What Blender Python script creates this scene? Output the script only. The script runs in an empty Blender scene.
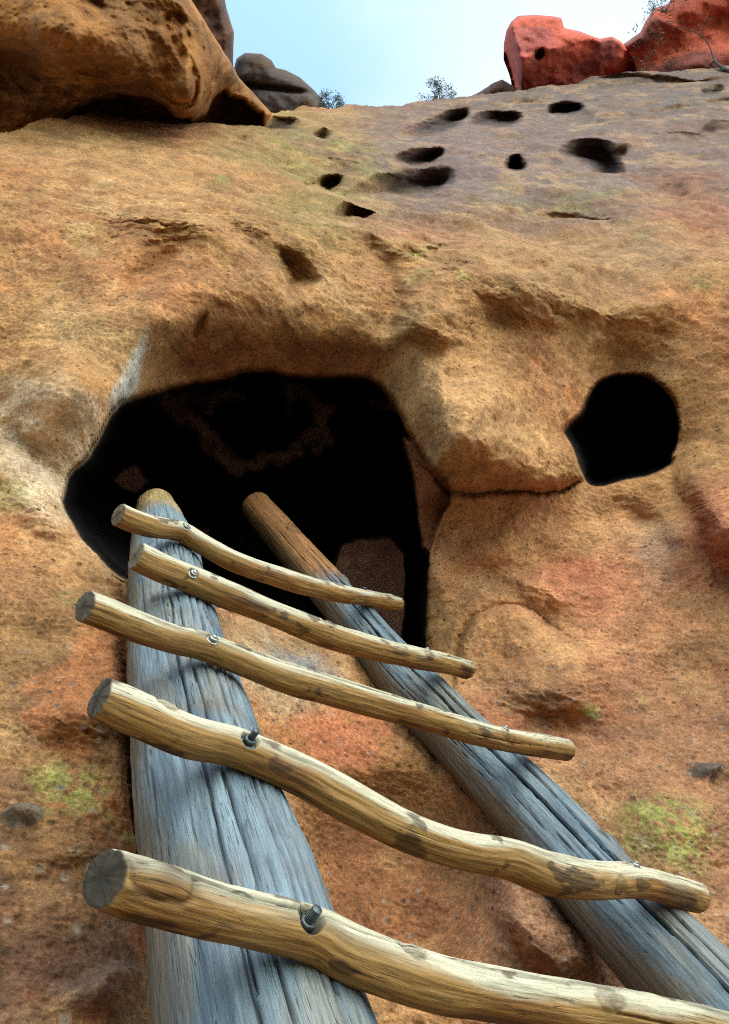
import bpy, math, random
import numpy as np
from mathutils import Vector

random.seed(7)
rng = np.random.default_rng(11)
scene = bpy.context.scene
COL = scene.collection

# ------------------------------------------------------------------ camera
W, H = 729.0, 1024.0
F = 820.0
PITCH = math.radians(47.0)
CAM = np.array([0.0, 0.0, 1.6])
RT = np.array([1.0, 0.0, 0.0])
FW = np.array([0.0, math.cos(PITCH), math.sin(PITCH)])
UP = np.array([0.0, -math.sin(PITCH), math.cos(PITCH)])


def at(px, py, z):
    """point seen at a photo position, z metres along the optical axis"""
    return CAM + z * ((px - W / 2) / F * RT + (H / 2 - py) / F * UP + FW)


def project(P):
    d = P - CAM
    z = np.maximum(d @ FW, 0.05)
    return W / 2 + F * (d @ RT) / z, H / 2 - F * (d @ UP) / z, z


cam_data = bpy.data.cameras.new('camera')
cam = bpy.data.objects.new('camera', cam_data)
COL.objects.link(cam)
cam.location = CAM
cam.rotation_euler = (math.pi / 2 + PITCH, 0, 0)
cam_data.sensor_fit = 'VERTICAL'
cam_data.sensor_height = 36.0
cam_data.lens = F / H * 36.0
cam_data.clip_start = 0.02
cam_data.clip_end = 2000
scene.camera = cam

# ------------------------------------------------------------------ noise
_perm = rng.permutation(256)
_perm = np.concatenate([_perm, _perm, _perm])
_g = rng.normal(size=(256, 3))
_g /= np.linalg.norm(_g, axis=1)[:, None]


def noise(p):
    p = np.asarray(p, dtype=np.float64)
    i = np.floor(p).astype(np.int64)
    f = p - i
    i &= 255
    u = f * f * f * (f * (f * 6 - 15) + 10)
    out = 0
    for dx in (0, 1):
        wx = u[:, 0] if dx else 1 - u[:, 0]
        for dy in (0, 1):
            wy = u[:, 1] if dy else 1 - u[:, 1]
            for dz in (0, 1):
                wz = u[:, 2] if dz else 1 - u[:, 2]
                h = _perm[_perm[_perm[(i[:, 0] + dx) & 255] + ((i[:, 1] + dy) & 255)] + ((i[:, 2] + dz) & 255)]
                g = _g[h]
                out = out + wx * wy * wz * (g[:, 0] * (f[:, 0] - dx) + g[:, 1] * (f[:, 1] - dy) + g[:, 2] * (f[:, 2] - dz))
    return out * 1.5


def fbm(p, scale, octaves=4, off=0.0, gain=0.5):
    p = np.asarray(p) * scale + off * 7.31
    s, a = 0, 1.0
    for _ in range(octaves):
        s = s + a * noise(p)
        p = p * 2.03 + 3.7
        a *= gain
    return s


def pits(p, cell, r0, r1, prob, off=0):
    """round hollows scattered in space: 1 at a hollow's middle, 0 outside"""
    p = np.asarray(p) / cell + off * 5.17
    i = np.floor(p).astype(np.int64)
    best = np.zeros(len(p))
    for dx in (-1, 0, 1):
        for dy in (-1, 0, 1):
            for dz in (-1, 0, 1):
                c = i + np.array([dx, dy, dz])
                h = (c[:, 0] * 73856093) ^ (c[:, 1] * 19349663) ^ (c[:, 2] * 83492791)
                h = (h ^ (h >> 13)) * 1274126177
                h = h & 0x7fffffff
                r = [((h >> s) & 255) / 255.0 for s in (0, 5, 10, 15, 20)]
                ctr = c + np.stack([r[0], r[1], r[2]], 1)
                rad = r0 + (r1 - r0) * r[3] ** 2
                d = np.linalg.norm(p - ctr, axis=1) / rad
                v = np.where((r[4] < prob) & (d < 1), (1 - d * d) ** 1.0 * rad / r1, 0)
                best = np.maximum(best, v)
    return best


def sstep(a, b, x):
    t = np.clip((x - a) / (b - a), 0, 1)
    return t * t * (3 - 2 * t)


def polydist(px, py, pts):
    """distance to an open line, and on which side of it (positive: to its left, going along it, as seen in the photo)"""
    best = np.full(px.shape, 1e9)
    side = np.zeros(px.shape)
    for (x0, y0), (x1, y1) in zip(pts[:-1], pts[1:]):
        dx, dy = x1 - x0, y1 - y0
        t = np.clip(((px - x0) * dx + (py - y0) * dy) / (dx * dx + dy * dy), 0, 1)
        d = np.hypot(px - x0 - t * dx, py - y0 - t * dy)
        cr = dx * (py - y0) - dy * (px - x0)
        m = d < best
        best = np.where(m, d, best)
        side = np.where(m, -np.sign(cr), side)
    return best, side


def inside_dist(px, py, poly):
    """signed distance to a closed outline, positive inside"""
    d = np.full(px.shape, 1e9)
    ins = np.zeros(px.shape, bool)
    n = len(poly)
    for k in range(n):
        x0, y0 = poly[k]
        x1, y1 = poly[(k + 1) % n]
        dx, dy = x1 - x0, y1 - y0
        t = np.clip(((px - x0) * dx + (py - y0) * dy) / (dx * dx + dy * dy + 1e-9), 0, 1)
        d = np.minimum(d, np.hypot(px - x0 - t * dx, py - y0 - t * dy))
        c = (y0 > py) != (y1 > py)
        xi = x0 + (py - y0) * dx / (dy if dy else 1e-9)
        ins ^= c & (px < xi)
    return np.where(ins, d, -d)


def blob(px, py, cx, cy, rx, ry, rot=0.0, hard=0.5):
    c, s = math.cos(math.radians(rot)), math.sin(math.radians(rot))
    x, y = px - cx, py - cy
    a, b = (x * c + y * s) / rx, (-x * s + y * c) / ry
    return 1 - sstep(hard, 1.0, np.sqrt(a * a + b * b))


def tps_fit(X, y, lam):
    n = len(X)
    r = np.linalg.norm(X[:, None] - X[None], axis=2)
    K = np.where(r > 0, r * r * np.log(r + 1e-12), 0) + lam * np.eye(n)
    Pm = np.hstack([np.ones((n, 1)), X])
    A = np.block([[K, Pm], [Pm.T, np.zeros((3, 3))]])
    return np.linalg.solve(A, np.concatenate([y, np.zeros(3)])), X


def tps_eval(fit, Q):
    w, X = fit
    out = w[-3] + Q @ w[-2:]
    for k in range(len(X)):
        r2 = ((Q - X[k]) ** 2).sum(1)
        out = out + w[k] * 0.5 * r2 * np.log(r2 + 1e-20)
    return out


# ------------------------------------------------------------------ mesh helpers
def tag(o, label=None, cat=None, group=None, kind=None):
    if label: o['label'] = label
    if cat: o['category'] = cat
    if group: o['group'] = group
    if kind: o['kind'] = kind
    return o


def mesh_from(name, V, Fq, mat, parent=None, attrs=None, smooth=True, tris=None):
    V = np.asarray(V, dtype=np.float32)
    me = bpy.data.meshes.new(name)
    nq = len(Fq)
    nt = 0 if tris is None else len(tris)
    me.vertices.add(len(V))
    me.vertices.foreach_set('co', V.ravel())
    me.loops.add(nq * 4 + nt * 3)
    li = np.asarray(Fq, dtype=np.int32).ravel()
    if nt:
        li = np.concatenate([li, np.asarray(tris, dtype=np.int32).ravel()])
    me.loops.foreach_set('vertex_index', li)
    me.polygons.add(nq + nt)
    st = np.arange(nq) * 4
    if nt:
        st = np.concatenate([st, nq * 4 + np.arange(nt) * 3])
    me.polygons.foreach_set('loop_start', st.astype(np.int32))
    me.update(calc_edges=True)
    if smooth:
        me.polygons.foreach_set('use_smooth', np.ones(nq + nt, bool))
    for an, arr in (attrs or {}).items():
        arr = np.asarray(arr, dtype=np.float32)
        if arr.ndim == 1:
            a = me.attributes.new(an, 'FLOAT', 'POINT')
            a.data.foreach_set('value', arr)
        elif an == 'tint':
            a = me.attributes.new(an, 'FLOAT_COLOR', 'POINT')
            a.data.foreach_set('color', np.hstack([arr, np.ones((len(arr), 1), np.float32)]).ravel())
        else:
            a = me.attributes.new(an, 'FLOAT_VECTOR', 'POINT')
            a.data.foreach_set('vector', arr.ravel())
    me.materials.append(mat)
    me.validate()
    o = bpy.data.objects.new(name, me)
    COL.objects.link(o)
    if parent: o.parent = parent
    return o


def grid_quads(n, m, close=False):
    a = np.arange(n * m).reshape(n, m)
    if close:
        b = np.roll(a, -1, axis=1)
        return np.stack([a[:-1], b[:-1], b[1:], a[1:]], -1).reshape(-1, 4)
    return np.stack([a[:-1, :-1], a[:-1, 1:], a[1:, 1:], a[1:, :-1]], -1).reshape(-1, 4)


def empty(name, loc):
    o = bpy.data.objects.new(name, None)
    COL.objects.link(o)
    o.location = loc
    o.empty_display_size = 0.1
    return o


# ------------------------------------------------------------------ materials
def lin(r, g, b):
    f = lambda c: (c / 255 / 12.92) if c <= 10 else ((c / 255 + .055) / 1.055) ** 2.4
    return np.array([f(r), f(g), f(b)])


class NT:
    def __init__(self, name):
        self.m = bpy.data.materials.new(name)
        self.m.use_nodes = True
        self.t = self.m.node_tree
        self.t.nodes.clear()
        self.out = self.n('ShaderNodeOutputMaterial')
        self.b = self.n('ShaderNodeBsdfPrincipled')
        self.l(self.b.outputs[0], self.out.inputs[0])

    def n(self, kind, **kw):
        nd = self.t.nodes.new(kind)
        for k, v in kw.items():
            if k.startswith('i_'):
                nd.inputs[k[2:].replace('_', ' ')].default_value = v
            else:
                setattr(nd, k, v)
        return nd

    def l(self, a, b):
        self.t.links.new(a, b)

    def ramp(self, src, stops):
        r = self.n('ShaderNodeValToRGB')
        e = r.color_ramp.elements
        while len(e) < len(stops): e.new(0.5)
        for el, (p, c) in zip(e, stops):
            el.position = p
            el.color = (c, c, c, 1) if not hasattr(c, '__len__') else (*c, 1)
        self.l(src, r.inputs[0])
        return r.outputs[0]

    def mix(self, mode, fac, a, b):
        m = self.n('ShaderNodeMix', data_type='RGBA', blend_type=mode)
        for s, v in ((m.inputs[0], fac), (m.inputs[6], a), (m.inputs[7], b)):
            if hasattr(v, 'links'): self.l(v, s)
            elif hasattr(v, '__len__'): s.default_value = (*v, 1)
            else: s.default_value = v
        return m.outputs[2]

    def math(self, op, a, b=None):
        m = self.n('ShaderNodeMath', operation=op)
        for s, v in zip(m.inputs, (a, b)):
            if v is None: continue
            if hasattr(v, 'links'): self.l(v, s)
            else: s.default_value = v
        return m.outputs[0]


def attr(nt, name):
    a = nt.n('ShaderNodeAttribute')
    a.attribute_name = name
    return a


def rock_material(name, scale=1.0, bump=1.0, specks=0.5):
    nt = NT(name)
    tc = nt.n('ShaderNodeTexCoord').outputs['Object']
    tint = attr(nt, 'tint').outputs['Color']
    n1 = nt.n('ShaderNodeTexNoise', i_Scale=9 * scale, i_Detail=9.0, i_Roughness=0.62)
    n2 = nt.n('ShaderNodeTexNoise', i_Scale=55 * scale, i_Detail=7.0, i_Roughness=0.7)
    v1 = nt.n('ShaderNodeTexVoronoi', i_Scale=38 * scale)
    v2 = nt.n('ShaderNodeTexVoronoi', i_Scale=75 * scale)
    warp = nt.n('ShaderNodeVectorMath', operation='MULTIPLY_ADD')
    nt.l(nt.n('ShaderNodeTexNoise', i_Scale=25 * scale, i_Detail=3.0).outputs['Color'], warp.inputs[0])
    warp.inputs[1].default_value = (.007 / scale,) * 3
    nt.l(tc, warp.inputs[2])
    for n in (n1, n2): nt.l(tc, n.inputs['Vector'])
    for n in (v1, v2): nt.l(warp.outputs[0], n.inputs['Vector'])
    c = nt.mix('MULTIPLY', 1.0, tint, nt.ramp(n1.outputs[0], [(.28, .68), (.5, 1.0), (.72, 1.34)]))
    c = nt.mix('MULTIPLY', .6, c, nt.ramp(n2.outputs[0], [(.25, .5), (.5, 1.0), (.75, 1.45)]))
    for sc2, amt in ((95, .4), (190, .55), (330, .5)):
        vg = nt.n('ShaderNodeTexVoronoi', i_Scale=sc2 * scale)
        nt.l(warp.outputs[0], vg.inputs['Vector'])
        sg = nt.n('ShaderNodeSeparateColor'); nt.l(vg.outputs['Color'], sg.inputs[0])
        c = nt.mix('MULTIPLY', amt, c, nt.ramp(sg.outputs[0], [(0, .62), (.5, 1.0), (1, 1.36)]))
    sep = nt.n('ShaderNodeSeparateColor')
    nt.l(v1.outputs['Color'], sep.inputs[0])
    pale = nt.math('MULTIPLY', nt.ramp(sep.outputs[0], [(.74, 0), (.80, 1)]), nt.ramp(v1.outputs['Distance'], [(.10, 1), (.36, 0)]))
    fl = attr(nt, 'fleck').outputs['Fac']
    c = nt.mix('MIX', nt.math('MULTIPLY', nt.math('MULTIPLY', pale, fl), specks), c, (.26, .21, .175))
    dark = nt.math('MULTIPLY', nt.ramp(sep.outputs[1], [(.66, 0), (.70, 1)]), nt.ramp(v1.outputs['Distance'], [(.14, 1), (.27, 0)]))
    c = nt.mix('MIX', nt.math('MULTIPLY', dark, .55), c, (.035, .02, .014))  # pits get a dark colour for the shade inside them
    nt.l(c, nt.b.inputs['Base Color'])
    nt.b.inputs['Roughness'].default_value = .93
    nt.b.inputs['Specular IOR Level'].default_value = .15
    h = nt.math('ADD', nt.math('MULTIPLY', n1.outputs[0], 1.0), nt.math('MULTIPLY', n2.outputs[0], .35))
    h = nt.math('ADD', h, nt.math('MULTIPLY', nt.ramp(v2.outputs['Distance'], [(0, 0), (.45, 1)]), .10))
    h = nt.math('SUBTRACT', h, nt.math('MULTIPLY', dark, .45))
    h = nt.math('ADD', h, nt.math('MULTIPLY', nt.math('MULTIPLY', pale, fl), .12))
    bp = nt.n('ShaderNodeBump', i_Strength=.55 * bump, i_Distance=.022 / scale)
    nt.l(h, bp.inputs['Height'])
    nt.l(bp.outputs[0], nt.b.inputs['Normal'])
    return nt.m


def wood_material(name, bump=1.0):
    nt = NT(name)
    g = attr(nt, 'grain').outputs['Vector']
    tint = attr(nt, 'tint').outputs['Color']
    mp = nt.n('ShaderNodeMapping'); mp.inputs['Scale'].default_value = (1, 1, .045)
    nt.l(g, mp.inputs[0])
    mp2 = nt.n('ShaderNodeMapping'); mp2.inputs['Scale'].default_value = (1, 1, .3)
    nt.l(g, mp2.inputs[0])
    n1 = nt.n('ShaderNodeTexNoise', i_Scale=190.0, i_Detail=6.0, i_Roughness=.65)
    n2 = nt.n('ShaderNodeTexNoise', i_Scale=640.0, i_Detail=4.0, i_Roughness=.7)
    n3 = nt.n('ShaderNodeTexNoise', i_Scale=26.0, i_Detail=5.0, i_Roughness=.6)
    nt.l(mp.outputs[0], n1.inputs['Vector']); nt.l(mp.outputs[0], n2.inputs['Vector']); nt.l(mp2.outputs[0], n3.inputs['Vector'])
    mp4 = nt.n('ShaderNodeMapping'); mp4.inputs['Scale'].default_value = (1, 1, .022)
    nt.l(g, mp4.inputs[0])
    n4 = nt.n('ShaderNodeTexNoise', i_Scale=240.0, i_Detail=2.0, i_Roughness=.5)
    nt.l(mp4.outputs[0], n4.inputs['Vector'])
    c = nt.mix('MULTIPLY', 1.0, tint, nt.ramp(n1.outputs[0], [(.25, .55), (.48, .98), (.75, 1.22)]))
    c = nt.mix('MULTIPLY', .7, c, nt.ramp(n2.outputs[0], [(.3, .5), (.5, 1.0), (.75, 1.3)]))
    c = nt.mix('MULTIPLY', .5, c, nt.ramp(n3.outputs[0], [(.3, .62), (.5, 1.0), (.7, 1.25)]))
    line = nt.ramp(nt.math('ABSOLUTE', nt.math('SUBTRACT', n4.outputs[0], .5)), [(.0, .12), (.007, .3), (.017, 1.0)])
    gate = nt.ramp(n3.outputs[0], [(.42, 0), (.56, 1)])
    c = nt.mix('MULTIPLY', gate, c, line)
    nt.l(c, nt.b.inputs['Base Color'])
    nt.b.inputs['Roughness'].default_value = .66
    nt.b.inputs['Specular IOR Level'].default_value = .3
    bp = nt.n('ShaderNodeBump', i_Strength=.55 * bump, i_Distance=.004)
    nt.l(nt.math('ADD', nt.math('ADD', n1.outputs[0], nt.math('MULTIPLY', n2.outputs[0], .5)), nt.math('MULTIPLY', line, nt.math('MULTIPLY', gate, .5))), bp.inputs['Height'])
    nt.l(bp.outputs[0], nt.b.inputs['Normal'])
    return nt.m


def plain_material(name, col, rough, metal=0.0, var=.3, scale=30.0):
    nt = NT(name)
    tc = nt.n('ShaderNodeTexCoord').outputs['Object']
    n = nt.n('ShaderNodeTexNoise', i_Scale=scale, i_Detail=4.0)
    nt.l(tc, n.inputs['Vector'])
    c = nt.mix('MULTIPLY', 1.0, tuple(col), nt.ramp(n.outputs[0], [(.3, 1 - var), (.7, 1 + var)]))
    nt.l(c, nt.b.inputs['Base Color'])
    nt.b.inputs['Roughness'].default_value = rough
    nt.b.inputs['Metallic'].default_value = metal
    return nt.m


M_CLIFF = rock_material('tuff', 1.0, 1.0, .75)
M_ROCK = rock_material('far_rock', .35, .9, .2)
M_RAIL = wood_material('weathered_log')
M_RUNG = wood_material('peeled_branch', .8)
M_BOLT = plain_material('galvanised_steel', (.30, .30, .28), .42, .9, .35, 120)
M_RUST = plain_material('dark_steel', (.07, .085, .09), .45, .8, .4, 120)
M_BARK = plain_material('bark', (.05, .038, .03), .9)
M_LEAF = plain_material('grey_green_leaf', (.10, .13, .11), .7)
M_NEEDLE = plain_material('dark_needle', (.035, .05, .035), .7)
M_GROUND = plain_material('trail_dirt', (.22, .16, .11), .95, 0, .35, 3)

# ------------------------------------------------------------------ the cliff
YAW = math.radians(25)
EU = np.array([math.cos(YAW), math.sin(YAW), 0])
EN = np.array([-math.sin(YAW), math.cos(YAW), 0])
EZ = np.array([0, 0, 1.0])

CTRL = [  # photo x, photo y, metres along the optical axis
    (-120, 1024, .88), (-120, 870, 1.08), (-120, 700, 1.42), (-120, 500, 2.05), (-120, 400, 2.4), (-120, 300, 2.8), (-120, 200, 3.4), (-120, 130, 4.3), (-120, 60, 6.0),
    (850, 1024, 1.5), (850, 860, 1.95), (850, 700, 2.6), (850, 500, 3.1), (850, 330, 3.8), (850, 250, 4.6), (850, 180, 6.2), (850, 110, 8.8), (850, 55, 12.2),
    (-120, 1300, .68), (100, 1300, .74), (364, 1300, 1.08), (600, 1300, 1.15), (850, 1300, 1.12),
    (0, 1024, .92), (140, 1024, 1.02), (0, 870, 1.12), (130, 900, 1.18), (0, 700, 1.47), (70, 700, 1.5), (120, 700, 1.52),
    (0, 580, 1.78), (80, 580, 1.88), (125, 562, 2.02), (75, 497, 2.28), (20, 500, 2.15),
    (225, 600, 2.32), (330, 622, 2.72), (424, 645, 3.02), (350, 720, 2.15), (230, 720, 1.8), (350, 860, 1.75), (400, 980, 1.52), (300, 1024, 1.32), (200, 900, 1.3), (520, 940, 1.58), (560, 1010, 1.52),
    (650, 800, 2.25), (729, 860, 2.1), (729, 1024, 1.6), (640, 1010, 1.55), (600, 860, 2.05), (540, 790, 2.2),
    (500, 700, 2.72), (600, 700, 2.72), (729, 700, 2.72), (470, 600, 3.12), (600, 600, 3.18), (690, 600, 3.1), (729, 600, 3.0),
    (450, 505, 3.35), (600, 495, 3.62), (729, 500, 3.3), (680, 520, 3.45),
    (250, 374, 3.02), (160, 392, 2.82), (100, 445, 2.55), (55, 450, 2.36), (380, 387, 3.28), (420, 440, 3.25), (470, 440, 3.2), (540, 440, 3.4),
    (250, 305, 3.06), (160, 320, 2.75), (0, 400, 2.5), (80, 380, 2.5), (0, 300, 2.85), (0, 200, 3.5), (100, 200, 3.7), (250, 200, 4.4), (330, 285, 3.4), (100, 290, 2.9),
    (450, 330, 3.55), (560, 330, 3.85), (650, 335, 4.05), (729, 330, 3.95), (450, 250, 4.25), (600, 250, 4.8), (729, 250, 4.8),
    (100, 130, 5.4), (0, 140, 4.7), (250, 130, 6.6), (250, 170, 5.2), (400, 180, 6.1), (400, 220, 5.1), (600, 180, 6.5), (729, 180, 6.4),
    (400, 110, 9.5), (300, 112, 8.8), (550, 110, 9.6), (550, 88, 11.2), (700, 110, 9.0), (729, 70, 12), (180, 122, 6.8),
    (569, 424, 3.72), (680, 420, 3.85), (625, 377, 3.98), (625, 476, 3.68),
]
cp = np.array([at(*c) for c in CTRL]) - np.array([0, 0, 0])
cu, cz, ch = cp @ EU, cp[:, 2], cp @ EN
# the foot of the cliff, under the frame
foot = np.array([(-1.2, 0.0, .10), (0, 0.0, .25), (1.2, 0.0, .35), (2.5, 0, .35)])
XU = np.concatenate([np.stack([cu, cz], 1), foot[:, :2]])
YH = np.concatenate([ch, foot[:, 2]])
fit = tps_fit(XU, YH, .004)

NU, NZ = 640, 1150
L = np.array([(at(c[0], c[1], c[2]) @ EU, at(*c)[2]) for c in CTRL if c[0] == -120])
R = np.array([(at(c[0], c[1], c[2]) @ EU, at(*c)[2]) for c in CTRL if c[0] == 850])
L = L[np.argsort(L[:, 1])]; R = R[np.argsort(R[:, 1])]
# rows lie closer where the face stands steepest to the path
Zf = np.linspace(1.62, 17.5, 4000)
lf, rf = np.interp(Zf, L[:, 1], L[:, 0]), np.maximum.accumulate(np.interp(Zf, R[:, 1], R[:, 0]))
dens = np.zeros(len(Zf))
for a_ in (.15, .35, .55, .7, .85):
    q_ = np.stack([lf + (rf - lf) * a_, Zf], 1)
    h_ = tps_eval(fit, q_.copy())
    _, yy, _ = project(q_[:, :1] * EU + h_[:, None] * EN + q_[:, 1:] * EZ)
    g_ = np.abs(np.gradient(yy, Zf))
    dens = np.maximum(dens, np.where((yy > 40) & (yy < 1120), g_, g_ * .15))
cum = np.cumsum(dens); cum = (cum - cum[0]) / (cum[-1] - cum[0])
Zr = np.interp(np.linspace(0, 1, NZ), cum, Zf)
Zr = np.concatenate([np.linspace(-.3, Zr[0] - .02, 50), Zr, Zr[-1] + np.linspace(.05, 4, 20)])
NR = len(Zr)
uL = np.interp(Zr, L[:, 1], L[:, 0]) - .12
uR = np.interp(Zr, R[:, 1], R[:, 0]) + .12
uR = np.maximum.accumulate(uR)
aa = np.linspace(0, 1, NU)
aa = np.concatenate([-np.linspace(1.2, .02, 30), aa, 1 + np.linspace(.02, 1.2, 30)])
NC = len(aa)
U = uL[:, None] + (uR - uL)[:, None] * aa[None]
Zg = np.repeat(Zr[:, None], NC, 1)
Q = np.stack([U.ravel(), Zg.ravel()], 1)
Qc = Q.copy()
Hb = tps_eval(fit, Qc)
P0 = Q[:, :1] * EU + Hb[:, None] * EN + Q[:, 1:] * EZ
px, py, pz = project(P0)
behind = ((P0 - CAM) @ FW) < .2
px = np.where(behind, -999 + 0 * px, px)
mpp = pz / F                                   # metres per photo pixel here

# --- wobble of every outline
wx = fbm(P0, 2.3, 3, 1) * 9 + fbm(P0, 11, 3, 2) * 5
wy = fbm(P0, 2.3, 3, 3) * 9 + fbm(P0, 11, 3, 4) * 5
far_ = np.clip(3.2 / pz, .2, 1)
wx *= far_; wy *= far_
qx, qy = px + wx, py + wy
ox, oy = px + wx * .32, py + wy * .32

D = np.zeros(len(px))

SKYLINE = [(-400, 128), (0, 128), (40, 124), (65, 121), (90, 111), (140, 112), (165, 122), (190, 125), (215, 117), (240, 112), (265, 112), (325, 107), (345, 105), (372, 106), (400, 105), (430, 99), (455, 97), (480, 94), (510, 89), (560, 84), (600, 78), (640, 74), (690, 70), (729, 66), (1200, 30)]
sky_y = np.interp(px, [s[0] for s in SKYLINE], [s[1] for s in SKYLINE]) + fbm(P0, 1.3, 4, 9) * 3

CAVE = [(75, 495), (78, 478), (82, 462), (96, 452), (108, 432), (118, 410), (132, 393), (160, 385), (200, 378), (225, 373), (250, 365), (270, 366), (300, 371), (330, 373), (355, 369), (375, 377),
        (388, 395), (398, 410), (407, 428), (420, 452), (440, 470), (446, 488), (434, 512), (425, 545), (424, 600), (425, 646), (380, 634), (330, 622), (220, 592), (150, 572), (125, 560), (112, 545), (98, 530), (85, 512)]
SMALL = [(569, 424), (585, 417), (591, 405), (597, 385), (608, 379), (625, 377), (645, 379), (660, 386), (672, 397), (679, 412), (680, 430), (675, 450), (670, 463), (650, 470), (625, 476), (605, 481), (592, 478), (587, 466), (583, 455), (577, 440)]
def chaikin(poly, n=2):
    p = np.array(poly, float)
    for _ in range(n):
        q = np.roll(p, -1, axis=0)
        p = np.stack([p * .75 + q * .25, p * .25 + q * .75], 1).reshape(-1, 2)
    c = p.mean(0)
    return [tuple(v) for v in c + (p - c) * 1.06]


CAVE = chaikin(CAVE, 1)
SMALL = chaikin([(x, y - 5) if y < 420 else (x, y) for x, y in SMALL], 1)
HOLES = [  # outline, depth, rim softness (metres)
    ([(405, 132), (428, 122), (447, 113), (466, 112), (457, 124), (441, 133), (420, 137)], .9, .12),
    ([(467, 126), (476, 116), (492, 113), (517, 115), (512, 125), (492, 128)], .9, .12),
    ([(397, 159), (408, 153), (425, 151), (441, 151), (432, 160), (412, 164)], .7, .09),
    ([(345, 193), (365, 185), (395, 175), (415, 170), (447, 170), (440, 190), (425, 197), (385, 196)], .75, .16),
    ([(338, 215), (348, 209), (362, 210), (374, 214), (366, 221), (350, 222)], .55, .07),
    ([(319, 177), (341, 175), (334, 187), (328, 188)], .5, .06),
    ([(313, 134), (328, 133), (325, 141)], .6, .08),
    ([(266, 124), (275, 119), (297, 120), (289, 129), (270, 131)], .7, .1),
    ([(506, 168), (510, 160), (517, 157), (523, 167), (516, 170)], .6, .06),
    ([(564, 156), (570, 146), (592, 143), (612, 151), (619, 172), (608, 173), (592, 166), (575, 162)], .85, .13),
    ([(548, 112), (556, 105), (580, 104), (577, 114)], .9, .12),
    ([(276, 252), (290, 251), (304, 257), (321, 279), (310, 291), (297, 303), (285, 303), (275, 285)], .42, .09),
    ([(191, 330), (198, 317), (209, 312), (205, 330), (195, 335)], .22, .06),
    ([(656, 186), (670, 180), (690, 190), (684, 200), (668, 196)], .28, .14),
    ([(532, 213), (556, 210), (582, 213), (618, 218), (600, 222), (560, 219)], .22, .06),
    ([(700, 92), (722, 86), (720, 95), (700, 97)], .8, .15),
    ([(586, 88), (602, 82), (650, 80), (690, 82), (660, 90), (610, 93)], .5, .2),
    ([(704, 132), (716, 122), (735, 118), (740, 134), (715, 140)], .5, .14),
    ([(212, 118), (226, 113), (246, 117), (240, 125), (218, 125)], .5, .1),
    ([(520, 132), (560, 125), (640, 120), (690, 128), (640, 136), (560, 138)], .22, .25),
    ([(560, 470), (590, 462), (592, 470), (575, 480)], .06, .05),
    ([(612, 150), (625, 148), (628, 156), (618, 158)], .35, .07),
    ([(300, 178), (316, 176), (318, 181), (303, 183)], .3, .05),
    ([(236, 136), (246, 134), (247, 140), (238, 141)], .3, .05),
]

PUSH = np.zeros(len(px))
vdir = P0 - CAM
vdir /= np.linalg.norm(vdir, axis=1)[:, None]
hd = vdir[:, :2] / np.linalg.norm(vdir[:, :2], axis=1)[:, None]
el = np.arcsin(np.clip(vdir[:, 2], -1, 1)) * .985 - .004
IN = np.stack([hd[:, 0] * np.cos(el), hd[:, 1] * np.cos(el), np.sin(el)], 1)   # rooms and pockets are hollowed inwards and upwards
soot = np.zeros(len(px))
sd = inside_dist(ox, oy, CAVE)
dm = np.clip(sd, 0, None) * mpp
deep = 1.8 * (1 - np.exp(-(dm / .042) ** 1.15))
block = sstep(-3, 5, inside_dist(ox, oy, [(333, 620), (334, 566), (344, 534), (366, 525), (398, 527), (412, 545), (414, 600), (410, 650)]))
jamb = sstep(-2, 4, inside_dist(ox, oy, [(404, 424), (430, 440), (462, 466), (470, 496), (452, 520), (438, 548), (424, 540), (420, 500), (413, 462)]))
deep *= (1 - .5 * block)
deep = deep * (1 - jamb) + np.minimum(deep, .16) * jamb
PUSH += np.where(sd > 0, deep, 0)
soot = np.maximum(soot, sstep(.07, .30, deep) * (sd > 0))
cave_in = sd
# rounding of the lip outside
D += np.where(sd <= 0, .05 * np.exp(sd / 9), 0) + np.where(sd > 0, .05, 0)
sd2 = inside_dist(ox, oy, SMALL)
dm = np.clip(sd2, 0, None) * mpp
PUSH += np.where(sd2 > 0, 1.3 * (1 - np.exp(-(dm / .036) ** 1.15)), 0)
D += .03 * np.exp(np.minimum(sd2, 0) / 8)
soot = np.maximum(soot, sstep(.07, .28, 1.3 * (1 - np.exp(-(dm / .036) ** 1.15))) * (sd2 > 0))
hole_shade = np.zeros(len(px))
for poly, dep, soft in HOLES:
    poly = chaikin(poly)
    pc = np.mean(poly, axis=0); poly = [tuple(pc + (np.array(v) - pc) * 1.14) for v in poly]
    if dep > .45: dep, soft = dep * 1.6, soft * 1.0
    xs = [p[0] for p in poly]; ys = [p[1] for p in poly]
    m = (px > min(xs) - 40) & (px < max(xs) + 40) & (py > min(ys) - 40) & (py < max(ys) + 40)
    idx = np.nonzero(m)[0]
    if not len(idx): continue
    kk = .16
    s = inside_dist(px[idx] + wx[idx] * kk, py[idx] + wy[idx] * kk, poly) + (3.0 if dep > .45 else 0)
    dmm = np.clip(s, 0, None) * mpp[idx]
    wide_ = max(xs) - min(xs)
    if wide_ > 45 and dep > .9: dep = dep * (.65 + .35 * sstep(min(xs) + .1 * wide_, max(xs) - .15 * wide_, px[idx]))
    PUSH[idx] += np.where(s > 0, dep * (1 - np.exp(-(dmm / (soft * .75)) ** 1.3)) + dep * .05, dep * .05 * np.exp(np.minimum(s, 0) / 4))
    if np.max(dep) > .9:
        hole_shade[idx] = np.maximum(hole_shade[idx], sstep(.2, .7, dep * (1 - np.exp(-(dmm / (soft * .75)) ** 1.3))) * (s > 0))

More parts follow.
